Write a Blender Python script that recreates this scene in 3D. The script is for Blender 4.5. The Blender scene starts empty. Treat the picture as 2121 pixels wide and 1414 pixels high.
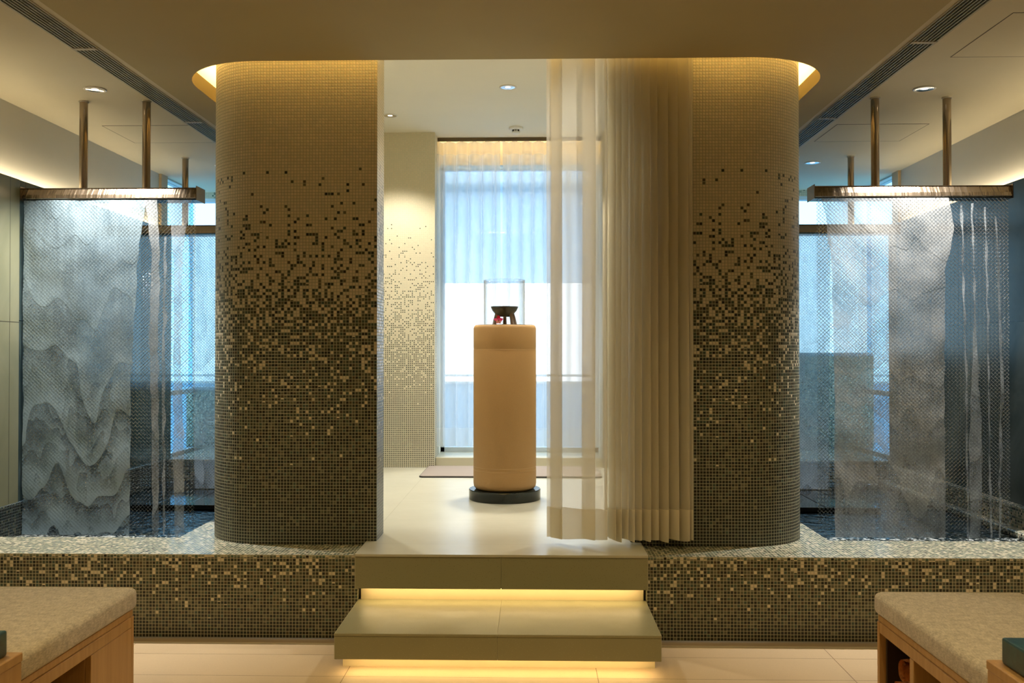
import bpy, bmesh, math, random
from mathutils import Vector, noise
random.seed(7)
C = bpy.context.scene.collection
PI = math.pi
H_EYE = 1.32
LEDGE = 0.382          # top of the mosaic pool ledge
PLAT = 0.400           # top of the raised stone platform
CEIL = 2.70            # lobby soffit
TILE = 0.0152          # mosaic pitch

# ------------------------------------------------------------------ helpers
def link(name, bm, mats, parent=None, smooth=False):
    me = bpy.data.meshes.new(name)
    bm.to_mesh(me); bm.free()
    if not isinstance(mats, (list, tuple)): mats = [mats]
    for m in mats: me.materials.append(m)
    if smooth:
        for p in me.polygons: p.use_smooth = True
    o = bpy.data.objects.new(name, me); C.objects.link(o)
    if parent is not None: o.parent = parent
    return o

def tag(o, label=None, cat=None, group=None, kind=None):
    if label: o['label'] = label
    if cat: o['category'] = cat
    if group: o['group'] = group
    if kind: o['kind'] = kind
    return o

def thing(name, label, cat, loc=(0, 0, 0), group=None):
    o = bpy.data.objects.new(name, None); C.objects.link(o)
    o.empty_display_size = 0.1
    o.location = loc
    return tag(o, label, cat, group)

def struct(name, bm, m, label=None, smooth=False):
    o = link(name, bm, m, None, smooth)
    return tag(o, label, None, None, 'structure')

def box(bm, x0, y0, z0, x1, y1, z1, mi=0, uv=None):
    vs = [bm.verts.new(p) for p in ((x0,y0,z0),(x1,y0,z0),(x1,y1,z0),(x0,y1,z0),(x0,y0,z1),(x1,y0,z1),(x1,y1,z1),(x0,y1,z1))]
    out = []
    for idx in ((0,3,2,1),(4,5,6,7),(0,1,5,4),(1,2,6,5),(2,3,7,6),(3,0,4,7)):
        f = bm.faces.new([vs[i] for i in idx]); f.material_index = mi; out.append(f)
    return out

def uv_planar(bm):
    """metric UVs: walls get (run, height), horizontal faces get (x, y)"""
    lay = bm.loops.layers.uv.verify()
    bm.normal_update()
    for f in bm.faces:
        n = f.normal
        for l in f.loops:
            c = l.vert.co
            if abs(n.z) > .7: l[lay].uv = (c.x, c.y)
            elif abs(n.x) > .7: l[lay].uv = (c.y, c.z)
            else: l[lay].uv = (c.x, c.z)

def bevel_all(bm, w, seg=2):
    bmesh.ops.bevel(bm, geom=list(bm.edges), offset=w, segments=seg, affect='EDGES', profile=.5)

def rbox(x0, y0, z0, x1, y1, z1, w=.004, seg=2):
    bm = bmesh.new(); box(bm, x0, y0, z0, x1, y1, z1); bevel_all(bm, w, seg); return bm

def lathe(bm, prof, cx=0, cy=0, n=48, cap0=False, cap1=False, mi=0):
    rings = []
    for r, z in prof:
        if r < 1e-6: rings.append([bm.verts.new((cx, cy, z))])
        else: rings.append([bm.verts.new((cx + r*math.cos(2*PI*k/n), cy + r*math.sin(2*PI*k/n), z)) for k in range(n)])
    for a, b in zip(rings, rings[1:]):
        for k in range(n):
            k2 = (k+1) % n
            if len(a) == 1 and len(b) == 1: continue
            if len(a) == 1: f = bm.faces.new((a[0], b[k], b[k2]))
            elif len(b) == 1: f = bm.faces.new((a[k], a[k2], b[0]))
            else: f = bm.faces.new((a[k], a[k2], b[k2], b[k]))
            f.material_index = mi
    if cap0 and len(rings[0]) > 1: bm.faces.new(list(reversed(rings[0])))
    if cap1 and len(rings[-1]) > 1: bm.faces.new(rings[-1])

def tube(bm, pts, r, n=8, cap=True):
    pts = [Vector(p) for p in pts]; rings = []
    for i, p in enumerate(pts):
        d = (pts[min(i+1, len(pts)-1)] - pts[max(i-1, 0)]).normalized()
        up = Vector((0, 0, 1)) if abs(d.z) < .9 else Vector((1, 0, 0))
        a = d.cross(up).normalized(); b = d.cross(a)
        rr = r[i] if isinstance(r, (list, tuple)) else r
        rings.append([bm.verts.new(p + (a*math.cos(2*PI*k/n) + b*math.sin(2*PI*k/n))*rr) for k in range(n)])
    for a, b in zip(rings, rings[1:]):
        for k in range(n): bm.faces.new((a[k], a[(k+1) % n], b[(k+1) % n], b[k]))
    if cap: bm.faces.new(rings[0]); bm.faces.new(list(reversed(rings[-1])))

def copy_tree(o, parent=None, dx=0, dy=0, dz=0):
    c = o.copy(); C.objects.link(c)
    if parent is not None: c.parent = parent
    else: c.location = (o.location.x+dx, o.location.y+dy, o.location.z+dz)
    for ch in list(o.children): copy_tree(ch, c)
    return c

# ------------------------------------------------------------------ material helpers
class NT:
    def __init__(s, name):
        s.m = bpy.data.materials.new(name); s.m.use_nodes = True
        s.t = s.m.node_tree; s.t.nodes.clear()
        s.out = s.t.nodes.new('ShaderNodeOutputMaterial')
    def n(s, t, **kw):
        o = s.t.nodes.new('ShaderNode'+t)
        for k, v in kw.items():
            if k in o.inputs: 
                s.set(o.inputs[k], v)
            else: setattr(o, k, v)
        return o
    def set(s, inp, v):
        if hasattr(v, 'links') or isinstance(v, bpy.types.NodeSocket): s.t.links.new(v, inp)
        else: inp.default_value = v
    def math(s, op, a, b=None, c=None, clamp=False):
        o = s.t.nodes.new('ShaderNodeMath'); o.operation = op; o.use_clamp = clamp
        s.set(o.inputs[0], a)
        if b is not None: s.set(o.inputs[1], b)
        if c is not None: s.set(o.inputs[2], c)
        return o.outputs[0]
    def mix(s, f, a, b):
        o = s.t.nodes.new('ShaderNodeMix'); o.data_type = 'RGBA'
        s.set(o.inputs[0], f); s.set(o.inputs[6], a); s.set(o.inputs[7], b)
        return o.outputs[2]
    def ramp(s, f, stops, interp='LINEAR'):
        o = s.t.nodes.new('ShaderNodeValToRGB'); cr = o.color_ramp; cr.interpolation = interp
        while len(cr.elements) > 1: cr.elements.remove(cr.elements[-1])
        for i, (p, c) in enumerate(stops):
            if not isinstance(c, (list, tuple)): c = (c, c, c, 1)
            elif len(c) == 3: c = (*c, 1)
            if i == 0: e = cr.elements[0]; e.position = p
            else: e = cr.elements.new(p)
            e.color = c
        s.set(o.inputs[0], f); return o.outputs[0]
    def bsdf(s, **kw):
        b = s.n('BsdfPrincipled')
        for k, v in kw.items(): s.set(b.inputs[k.replace('_', ' ')], v)
        s.t.links.new(b.outputs[0], s.out.inputs[0]); return b
    def bump(s, h, strength=.3, dist=.01):
        b = s.n('Bump'); b.inputs['Strength'].default_value = strength; b.inputs['Distance'].default_value = dist
        s.set(b.inputs['Height'], h); return b.outputs[0]

def c4(r, g, b): return (r, g, b, 1)

def plain(name, col, rough=.6, metal=0, spec=.5, nscale=0, namt=.1, bump=0, bscale=60, emis=None, estr=0, coat=0):
    t = NT(name)
    colr = c4(*col)
    kw = dict(Roughness=rough, Metallic=metal, Specular_IOR_Level=spec, Coat_Weight=coat)
    if nscale:
        tc = t.n('TexCoord'); nz = t.n('TexNoise'); t.t.links.new(tc.outputs['Object'], nz.inputs['Vector'])
        nz.inputs['Scale'].default_value = nscale; nz.inputs['Detail'].default_value = 5
        colr = t.mix(nz.outputs['Fac'], c4(*[c*(1-namt) for c in col]), c4(*[min(1, c*(1+namt)) for c in col]))
    kw['Base_Color'] = colr
    if bump:
        tc2 = t.n('TexCoord'); n2 = t.n('TexNoise'); t.t.links.new(tc2.outputs['Object'], n2.inputs['Vector'])
        n2.inputs['Scale'].default_value = bscale; n2.inputs['Detail'].default_value = 6
        kw['Normal'] = t.bump(n2.outputs['Fac'], bump, .01)
    if emis: kw['Emission_Color'] = c4(*emis); kw['Emission_Strength'] = estr
    t.bsdf(**kw); return t.m

def emit(name, col, s):
    t = NT(name); e = t.n('Emission'); e.inputs[0].default_value = c4(*col); e.inputs[1].default_value = s
    t.t.links.new(e.outputs[0], t.out.inputs[0]); return t.m

def mosaic(name, white, black, hmax=2.8, seed=0., mode='wall', palette='olive', rough=.30, grout=(.37, .37, .27), pitch=TILE, gw=.085, bmp=.8):
    """glass mosaic: 'white' and 'black' are lists of (height, share) laid out by height"""
    t = NT(name)
    uv = t.n('UVMap'); sp = t.n('SeparateXYZ'); t.t.links.new(uv.outputs[0], sp.inputs[0])
    u = t.math('DIVIDE', sp.outputs[0], pitch); v = t.math('DIVIDE', sp.outputs[1], pitch)
    cu = t.math('FLOOR', u); cv = t.math('FLOOR', v); fu = t.math('FRACT', u); fv = t.math('FRACT', v)
    cb = t.n('CombineXYZ'); t.t.links.new(cu, cb.inputs[0]); t.t.links.new(cv, cb.inputs[1]); cb.inputs[2].default_value = seed
    w1 = t.n('TexWhiteNoise'); t.t.links.new(cb.outputs[0], w1.inputs['Vector'])
    s3 = t.n('SeparateColor'); t.t.links.new(w1.outputs['Color'], s3.inputs[0])
    rA, rB, rC = s3.outputs[0], s3.outputs[1], s3.outputs[2]
    if mode == 'wall':
        h = t.math('DIVIDE', sp.outputs[1], hmax)
        pw = t.ramp(h, [(z/hmax, p) for z, p in sorted(white)])
        pb = t.ramp(h, [(z/hmax, p) for z, p in sorted(black)])
    else:
        pw, pb = white, black
    isw = t.math('LESS_THAN', rA, pw)
    isb = t.math('LESS_THAN', rB, pb)
    if palette == 'olive':
        mid = [(0, (.034, .042, .026)), (.16, (.056, .062, .038)), (.34, (.090, .095, .060)), (.52, (.044, .062, .042)),
               (.66, (.12, .115, .075)), (.80, (.070, .055, .030)), (.90, (.046, .078, .060))]
    else:
        mid = [(0, (.10, .13, .10)), (.2, (.24, .26, .18)), (.4, (.36, .36, .25)), (.55, (.09, .15, .12)), (.7, (.30, .31, .22)), (.85, (.16, .21, .16))]
    mids = t.ramp(rC, mid, 'CONSTANT')
    wh = t.ramp(rB, [(0, (.62, .55, .40)), (.35, (.59, .54, .40)), (.7, (.66, .58, .43))], 'CONSTANT')
    bl = t.ramp(rC, [(0, (.012, .014, .010)), (.4, (.020, .018, .012)), (.7, (.010, .018, .014))], 'CONSTANT')
    col = t.mix(isb, mids, bl); col = t.mix(isw, col, wh)
    # distance to the tile edge
    eu = t.math('MINIMUM', fu, t.math('SUBTRACT', 1.0, fu)); ev = t.math('MINIMUM', fv, t.math('SUBTRACT', 1.0, fv))
    ed = t.math('MINIMUM', eu, ev)
    g = t.math('LESS_THAN', ed, gw)
    col = t.mix(g, col, c4(*grout))
    hh = t.n('MapRange'); t.t.links.new(ed, hh.inputs[0]); hh.inputs[1].default_value = gw*.6; hh.inputs[2].default_value = gw*2.6
    hgt = t.math('ADD', hh.outputs[0], t.math('MULTIPLY', rA, .35))
    t.bsdf(Base_Color=col, Roughness=t.math('ADD', t.math('MULTIPLY', g, .5), rough), Specular_IOR_Level=.5,
           Normal=t.bump(hgt, bmp, .0012))
    return t.m

def glassy(name, tint=(1, 1, 1), refl=1.0, rough=0.0, power=5.0):
    t = NT(name); tr = t.n('BsdfTransparent'); tr.inputs[0].default_value = c4(*tint)
    gl = t.n('BsdfGlossy'); gl.inputs['Roughness'].default_value = rough
    lw = t.n('LayerWeight'); lw.inputs[0].default_value = .5
    fr = t.math('ADD', .04, t.math('MULTIPLY', t.math('POWER', lw.outputs['Facing'], power), .8))
    mx = t.n('MixShader'); t.set(mx.inputs[0], t.math('MULTIPLY', fr, refl, clamp=True))
    t.t.links.new(tr.outputs[0], mx.inputs[1]); t.t.links.new(gl.outputs[0], mx.inputs[2])
    t.t.links.new(mx.outputs[0], t.out.inputs[0]); return t.m

def sheer(name, col, alpha, transl=.5, weave=True, edge=.35):
    """woven voile: see-through share falls where the cloth turns edge-on"""
    t = NT(name); tr = t.n('BsdfTransparent')
    df = t.n('BsdfDiffuse'); df.inputs[0].default_value = c4(*col)
    tl = t.n('BsdfTranslucent'); tl.inputs[0].default_value = c4(*col)
    m1 = t.n('MixShader'); m1.inputs[0].default_value = transl
    t.t.links.new(df.outputs[0], m1.inputs[1]); t.t.links.new(tl.outputs[0], m1.inputs[2])
    lw = t.n('LayerWeight'); lw.inputs[0].default_value = .5
    a = t.math('ADD', alpha, t.math('MULTIPLY', t.math('POWER', lw.outputs['Facing'], 2.0), edge), clamp=True)
    mx = t.n('MixShader'); t.set(mx.inputs[0], a)
    t.t.links.new(tr.outputs[0], mx.inputs[1]); t.t.links.new(m1.outputs[0], mx.inputs[2])
    t.t.links.new(mx.outputs[0], t.out.inputs[0]); return t.m

def water_film(name, dens=.5, seed=0., scallop=1.0, tint=(.80, .87, .92)):
    """thin falling water: clear film with white aerated ripples that roll down it"""
    t = NT(name)
    tc = t.n('TexCoord'); mp = t.n('Mapping'); t.t.links.new(tc.outputs['Object'], mp.inputs[0]); mp.inputs['Location'].default_value = (seed, seed*.3, 0)
    # vertical streaks
    m2 = t.n('Mapping'); t.t.links.new(mp.outputs[0], m2.inputs[0]); m2.inputs['Scale'].default_value = (26, 1, 1.6)
    n1 = t.n('TexNoise'); t.t.links.new(m2.outputs[0], n1.inputs['Vector']); n1.inputs['Scale'].default_value = 1; n1.inputs['Detail'].default_value = 5
    # rolling waves: saw-tooth in z, warped
    m3 = t.n('Mapping'); t.t.links.new(mp.outputs[0], m3.inputs[0]); m3.inputs['Scale'].default_value = (2.7, 1, 1.1)
    n2 = t.n('TexNoise'); t.t.links.new(m3.outputs[0], n2.inputs['Vector']); n2.inputs['Scale'].default_value = 1.6; n2.inputs['Detail'].default_value = 1; n2.inputs['Roughness'].default_value = .45
    n4 = t.n('TexNoise'); t.t.links.new(m3.outputs[0], n4.inputs['Vector']); n4.inputs['Scale'].default_value = 3.1; n4.inputs['Detail'].default_value = 2
    sp = t.n('SeparateXYZ'); t.t.links.new(tc.outputs['Object'], sp.inputs[0])
    def roll(freq, warp, src):
        f = t.math('FRACT', t.math('SUBTRACT', t.math('MULTIPLY', src, warp), t.math('MULTIPLY', sp.outputs[2], freq)))
        return t.ramp(f, [(0, .0), (.10, .05), (.75, .75), (.93, 1.0), (.985, .9), (1.0, 0)])
    saw = roll(3.0, 3.4, n2.outputs['Fac']); saw2 = roll(5.3, 4.0, n4.outputs['Fac'])
    # ripples grow on the way down, the top is evenly aerated
    low = t.math('DIVIDE', t.math('SUBTRACT', 1.85, sp.outputs[2]), 1.05, clamp=True)
    fine = t.n('TexNoise'); t.t.links.new(mp.outputs[0], fine.inputs['Vector']); fine.inputs['Scale'].default_value = 130; fine.inputs['Detail'].default_value = 4
    sw = t.math('ADD', t.math('MULTIPLY', t.math('SUBTRACT', saw, .45), .75*scallop), t.math('MULTIPLY', t.math('SUBTRACT', saw2, .45), .35*scallop))
    w = t.math('MULTIPLY', sw, t.math('ADD', .12, low))
    w = t.math('ADD', w, t.math('MULTIPLY', t.math('SUBTRACT', n1.outputs['Fac'], .5), .55))
    w = t.math('ADD', w, t.math('MULTIPLY', t.math('SUBTRACT', fine.outputs['Fac'], .5), .9))
    w = t.math('ADD', w, t.math('MULTIPLY', t.math('SUBTRACT', 1.0, low), .06))
    # the film drapes over the wires and dimples between them
    dx = t.math('COSINE', t.math('MULTIPLY', sp.outputs[0], 2*PI/.0212)); dz = t.math('COSINE', t.math('MULTIPLY', sp.outputs[2], 2*PI/.0208))
    lat = t.math('MULTIPLY', dx, dz)
    a = t.math('ADD', t.math('ADD', w, dens), t.math('MULTIPLY', lat, .16), clamp=True)
    a = t.math('MULTIPLY', a, .86)
    tr = t.n('BsdfTransparent'); df = t.n('BsdfDiffuse'); df.inputs[0].default_value = (*tint, 1)
    tl = t.n('BsdfTranslucent'); tl.inputs[0].default_value = (*tint, 1)
    gl = t.n('BsdfGlossy'); gl.inputs['Roughness'].default_value = .22
    hgt = t.math('ADD', t.math('MULTIPLY', lat, .25), t.math('ADD', t.math('MULTIPLY', saw, .6), t.math('MULTIPLY', n1.outputs['Fac'], .7)))
    nb = t.bump(hgt, .25, .006)
    for b in (df, gl): t.t.links.new(nb, b.inputs['Normal'])
    m1 = t.n('MixShader'); m1.inputs[0].default_value = .5
    t.t.links.new(df.outputs[0], m1.inputs[1]); t.t.links.new(tl.outputs[0], m1.inputs[2])
    m4 = t.n('MixShader'); m4.inputs[0].default_value = .25
    t.t.links.new(m1.outputs[0], m4.inputs[1]); t.t.links.new(gl.outputs[0], m4.inputs[2])
    mx = t.n('MixShader'); t.set(mx.inputs[0], a)
    t.t.links.new(tr.outputs[0], mx.inputs[1]); t.t.links.new(m4.outputs[0], mx.inputs[2])
    t.t.links.new(mx.outputs[0], t.out.inputs[0]); return t.m

def grid_tiles(name, col, sx, sy, ox=0, oy=0, gcol=(.3, .25, .18), gw=.0015, rough=.35, speck=0, var=.05, cloud=.06):
    """large slabs laid in a grid on the object's XY, with fine joints and a mineral fleck"""
    t = NT(name)
    tc = t.n('TexCoord'); sp = t.n('SeparateXYZ'); t.t.links.new(tc.outputs['Object'], sp.inputs[0])
    def edge(o, s, off):
        f = t.math('FRACT', t.math('DIVIDE', t.math('ADD', o, off+1000*s), s))
        return t.math('MULTIPLY', t.math('MINIMUM', f, t.math('SUBTRACT', 1.0, f)), s)
    e = t.math('MINIMUM', edge(sp.outputs[0], sx, ox), edge(sp.outputs[1], sy, oy))
    g = t.math('LESS_THAN', e, gw)
    nz = t.n('TexNoise'); t.t.links.new(tc.outputs['Object'], nz.inputs['Vector']); nz.inputs['Scale'].default_value = 3.0; nz.inputs['Detail'].default_value = 6
    cc = t.mix(nz.outputs['Fac'], c4(*[c*(1-cloud) for c in col]), c4(*[c*(1+cloud) for c in col]))
    if speck:
        vo = t.n('TexVoronoi'); t.t.links.new(tc.outputs['Object'], vo.inputs['Vector']); vo.inputs['Scale'].default_value = speck
        s = t.math('LESS_THAN', vo.outputs['Distance'], .16)
        sc = t.ramp(vo.outputs['Color'], [(0, tuple(c*.35 for c in col)), (.25, tuple(c*.7 for c in col)), (.55, tuple(min(1, c*1.35) for c in col))], 'CONSTANT')
        cc = t.mix(t.math('MULTIPLY', s, .6), cc, sc)
    cc = t.mix(g, cc, c4(*gcol))
    n3 = t.n('TexNoise'); t.t.links.new(tc.outputs['Object'], n3.inputs['Vector']); n3.inputs['Scale'].default_value = 14; n3.inputs['Detail'].default_value = 4
    r = t.math('ADD', rough-.05, t.math('MULTIPLY', n3.outputs['Fac'], .12))
    t.bsdf(Base_Color=cc, Roughness=r)
    return t.m

# ------------------------------------------------------------------ materials
M = {}
COLW = [(.70, 0), (.85, .012), (1.0, .05), (1.2, .14), (1.4, .27), (1.52, .38), (1.62, .58), (1.72, .72), (1.85, .84), (2.05, .93), (2.2, .975), (2.27, 1.0)]
COLB = [(.38, .97), (.6, .80), (.85, .48), (1.05, .30), (1.4, .16), (1.8, .12), (2.2, .3)]
M['mos_col'] = mosaic('mosaic_gradient', COLW, COLB, seed=1.)
M['mos_far'] = mosaic('mosaic_far', [(.3, 0), (.5, .1), (1.28, .85)], [(.3, .3), (.8, .1)], seed=33., palette='light')
M['mos_ledge'] = mosaic('mosaic_ledge_front', [(0, 0), (.08, 0), (.16, .02), (.25, .09), (.33, .15), (.38, .17)], [(0, .95), (.05, .8), (.13, .45), (.25, .30), (.38, .30)], hmax=.5, seed=4., grout=(.42, .40, .27))
M['mos_top'] = mosaic('mosaic_ledge_top', .16, .06, mode='flat', palette='light', seed=9., rough=.12, grout=(.5, .48, .38), gw=.07, bmp=.35)  # grazing sheen on the ledge top put into brighter tile colours
M['mos_dark'] = mosaic('mosaic_pool_dark', .0, .75, mode='flat', palette='olive', seed=12., grout=(.10, .12, .12), rough=.1)
M['mos_curb'] = mosaic('mosaic_curb', .22, .3, mode='flat', palette='light', seed=15., grout=(.5, .47, .36), rough=.2)
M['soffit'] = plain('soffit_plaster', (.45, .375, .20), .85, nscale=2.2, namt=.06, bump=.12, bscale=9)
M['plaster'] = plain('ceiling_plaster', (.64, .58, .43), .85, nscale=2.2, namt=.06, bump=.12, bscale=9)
M['plaster_wall'] = plain('wall_plaster', (.66, .65, .60), .85, nscale=2.5, namt=.05, bump=.1, bscale=12)
M['plaster_in'] = plain('inner_ceiling_plaster', (.84, .80, .68), .8, nscale=3, namt=.03)
M['floor'] = grid_tiles('floor_limestone', (.60, .47, .30), 1.03, .262, .77, .202, gcol=(.20, .13, .07), rough=.5, speck=160)
M['stone'] = grid_tiles('step_stone', (.30, .29, .18), .664, 9.0, .147, 2.0, gcol=(.42, .40, .28), gw=.0012, rough=.42, speck=110)
M['platform'] = grid_tiles('platform_stone', (.54, .53, .44), 1.33, .62, .147+.665, -.05, gcol=(.34, .33, .24), gw=.0012, rough=.30, speck=0, cloud=.14)
M['plinth'] = plain('recess_stone', (.62, .54, .34), .5, nscale=6, namt=.05)
M['led'] = emit('led_warm', (1, .68, .25), 60)
M['led_step'] = emit('led_step', (1, .70, .33), 20)
M['led_wall'] = emit('led_wall', (1, .80, .50), 22)
M['steel'] = plain('polished_steel', (.40, .33, .25), .13, 1, nscale=3, namt=.2)
M['wire'] = plain('steel_wire', (.60, .62, .64), .22, 1)
M['wire_dark'] = plain('steel_dark', (.10, .09, .08), .35, .6)
M['water'] = None
M['black_stone'] = plain('black_stone', (.012, .014, .016), .06, nscale=4, namt=.3, bump=.05, bscale=14)
M['marble_dark'] = None
M['leather'] = plain('tan_leather', (.52, .31, .122), .5, nscale=260, namt=.10, bump=.25, bscale=420)
M['stitch'] = plain('stitching', (.72, .52, .30), .7)
M['marble_black'] = plain('black_marble', (.010, .016, .014), .12, nscale=9, namt=.6)
M['mat'] = plain('taupe_mat', (.34, .29, .26), .95, nscale=400, namt=.15, bump=.4, bscale=500)
M['mat_edge'] = plain('mat_edge', (.03, .03, .03), .7)
M['bowl'] = plain('dark_ceramic', (.010, .018, .022), .3, nscale=50, namt=.4)
M['clay'] = plain('brown_clay', (.13, .07, .04), .5, nscale=40, namt=.3)
M['glass'] = glassy('clear_glass', (.965, .98, .985), 1.0, power=2.5)
M['pane'] = glassy('window_pane', (.96, .98, 1.0), .8)
M['pane_pale'] = glassy('window_pane_pale', (.60, .78, .87), .6)
M['pane_blue'] = glassy('window_pane_blue', (.54, .79, .92), .6)
M['white_plastic'] = plain('white_plastic', (.8, .8, .78), .4)
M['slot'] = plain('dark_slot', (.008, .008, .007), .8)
M['trim_white'] = plain('lamp_trim', (.75, .72, .66), .35)
M['chrome'] = plain('lamp_reflector', (.85, .82, .78), .12, 1)
M['alu'] = plain('white_frame', (.62, .68, .72), .4)
M['louvre'] = plain('vent_louvre', (.33, .35, .30), .5)
M['vent_frame'] = plain('vent_frame', (.42, .38, .28), .6)
M['teal'] = None
M['towel'] = plain('orange_towel', (.85, .34, .10), .95, nscale=140, namt=.35, bump=1., bscale=120)

def marble(name, a, b, rough, scale=2.2, joint_y=None, joint_z=None, jc=(.01, .01, .01), vein=None):
    t = NT(name); tc = t.n('TexCoord')
    nz = t.n('TexNoise'); t.t.links.new(tc.outputs['Object'], nz.inputs['Vector']); nz.inputs['Scale'].default_value = scale; nz.inputs['Detail'].default_value = 9; nz.inputs['Distortion'].default_value = 1.4
    col = t.ramp(nz.outputs['Fac'], [(.3, a), (.7, b)])
    if joint_z is not None:
        sp = t.n('SeparateXYZ'); t.t.links.new(tc.outputs['Object'], sp.inputs[0])
        dz = t.math('ABSOLUTE', t.math('SUBTRACT', sp.outputs[2], joint_z))
        f = t.math('FRACT', t.math('DIVIDE', t.math('ADD', sp.outputs[1], 10*joint_y[1]-joint_y[0]), joint_y[1]))
        dy = t.math('MULTIPLY', t.math('MINIMUM', f, t.math('SUBTRACT', 1.0, f)), joint_y[1])
        g = t.math('LESS_THAN', t.math('MINIMUM', dz, dy), .0025)
        col = t.mix(g, col, c4(*jc))
    t.bsdf(Base_Color=col, Roughness=rough); return t.m
M['marble_dark'] = marble('wet_marble', (.035, .062, .064), (.085, .130, .130), .10, joint_y=(5.94, .9), joint_z=1.49)
M['marble_right'] = marble('wet_marble_grey', (.060, .074, .066), (.115, .135, .12), .26, joint_y=(5.94, .9), joint_z=1.49)
M['marble_dry'] = marble('dry_marble', (.16, .17, .105), (.22, .225, .145), .35, joint_y=(4.865, .9), joint_z=1.48, jc=(.06, .06, .04))
M['teal'] = marble('teal_stone', (.004, .030, .040), (.022, .090, .105), .3, scale=18)

def wood(name, a, b):
    t = NT(name); tc = t.n('TexCoord'); mp = t.n('Mapping'); t.t.links.new(tc.outputs['Object'], mp.inputs[0]); mp.inputs['Scale'].default_value = (60, 60, 2.2)
    nz = t.n('TexNoise'); t.t.links.new(mp.outputs[0], nz.inputs['Vector']); nz.inputs['Scale'].default_value = 1; nz.inputs['Detail'].default_value = 6
    col = t.ramp(nz.outputs['Fac'], [(.25, a), (.75, b)])
    t.bsdf(Base_Color=col, Roughness=.42, Normal=t.bump(nz.outputs['Fac'], .08, .002)); return t.m
M['wood'] = wood('oak_veneer', (.44, .25, .082), (.55, .325, .125))
M['wood_shade'] = wood('oak_in_shade', (.035, .02, .01), (.05, .03, .015))  # same oak, with the shade inside the cubbies put into its colour

def fabric(name, a, b, scale=7):
    t = NT(name); tc = t.n('TexCoord'); mp = t.n('Mapping'); t.t.links.new(tc.outputs['Object'], mp.inputs[0]); mp.inputs['Scale'].default_value = (300, 90, 300)
    nz = t.n('TexNoise'); t.t.links.new(mp.outputs[0], nz.inputs['Vector']); nz.inputs['Scale'].default_value = 1; nz.inputs['Detail'].default_value = 3
    n2 = t.n('TexNoise'); t.t.links.new(tc.outputs['Object'], n2.inputs['Vector']); n2.inputs['Scale'].default_value = 40; n2.inputs['Detail'].default_value = 6
    f = t.math('ADD', t.math('MULTIPLY', nz.outputs['Fac'], .6), t.math('MULTIPLY', n2.outputs['Fac'], .4))
    col = t.ramp(f, [(.35, a), (.65, b)])
    t.bsdf(Base_Color=col, Roughness=.95, Sheen_Weight=.3, Normal=t.bump(f, .5, .003)); return t.m
M['cushion'] = fabric('oatmeal_fabric', (.36, .32, .25), (.68, .61, .50))

def pool(name):
    t = NT(name); tc = t.n('TexCoord')
    nz = t.n('TexNoise'); t.t.links.new(tc.outputs['Object'], nz.inputs['Vector']); nz.inputs['Scale'].default_value = 16; nz.inputs['Detail'].default_value = 4; nz.inputs['Distortion'].default_value = .8
    foam = t.n('TexNoise'); t.t.links.new(tc.outputs['Object'], foam.inputs['Vector']); foam.inputs['Scale'].default_value = 26; foam.inputs['Detail'].default_value = 8; foam.inputs['Distortion'].default_value = 1.5
    sp = t.n('SeparateXYZ'); t.t.links.new(tc.outputs['Object'], sp.inputs[0])
    near = t.math('SUBTRACT', 1.0, t.math('DIVIDE', t.math('ABSOLUTE', t.math('SUBTRACT', sp.outputs[1], 4.95)), .42), clamp=True)
    f = t.math('MULTIPLY', t.math('SUBTRACT', foam.outputs['Fac'], .50), t.math('MULTIPLY', near, 9.0), clamp=True)
    col = t.mix(f, c4(.006, .012, .014), c4(.55, .6, .6))
    t.bsdf(Base_Color=col, Roughness=t.math('ADD', .03, t.math('MULTIPLY', f, .5)), IOR=1.33, Specular_IOR_Level=.6,
           Normal=t.bump(nz.outputs['Fac'], .55, .03)); return t.m
M['pool'] = pool('pool_water')

# ------------------------------------------------------------------ camera
cam = bpy.data.cameras.new('camera'); co = bpy.data.objects.new('camera', cam); C.objects.link(co)
cam.sensor_width = 36; cam.lens = 36*1900/2121
co.location = (0, 0, H_EYE)
co.rotation_euler = (math.radians(90.63), 0, math.radians(1.34))
cam.dof.use_dof = True; cam.dof.focus_distance = 5.0; cam.dof.aperture_fstop = 8.0
bpy.context.scene.camera = co
cam.clip_start = .02; cam.clip_end = 500

# ------------------------------------------------------------------ setting: lobby
XL, XR, YB, YF = -2.93, 2.82, -2.6, 7.95       # side walls, back of lobby, far wall
bm = bmesh.new(); box(bm, XL, YB, -.1, XR, 4.125, 0); struct('floor', bm, M['floor'])
bm = bmesh.new(); box(bm, XL, 4.145, -.1, XR, 4.30, -.004); struct('floor_border', bm, plain('floor_border_brown', (.40, .31, .21), .55, nscale=20, namt=.08))  # strip along the ledge foot, darker brown than the floor
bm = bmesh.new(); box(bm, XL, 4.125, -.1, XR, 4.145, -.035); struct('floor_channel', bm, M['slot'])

def rounded_path(x0, x1, y0, y1, r, n=14):
    """open-backed U: starts at back left, runs forward, round the corners and back along the right"""
    p = [(x0, y1)]
    for k in range(n+1):
        a = PI + (PI/2)*k/n
        p.append((x0+r+r*math.cos(a), y0+r+r*math.sin(a)))
    for k in range(n+1):
        a = 1.5*PI + (PI/2)*k/n
        p.append((x1-r+r*math.cos(a), y0+r+r*math.sin(a)))
    p.append((x1, y1)); return p

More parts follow.
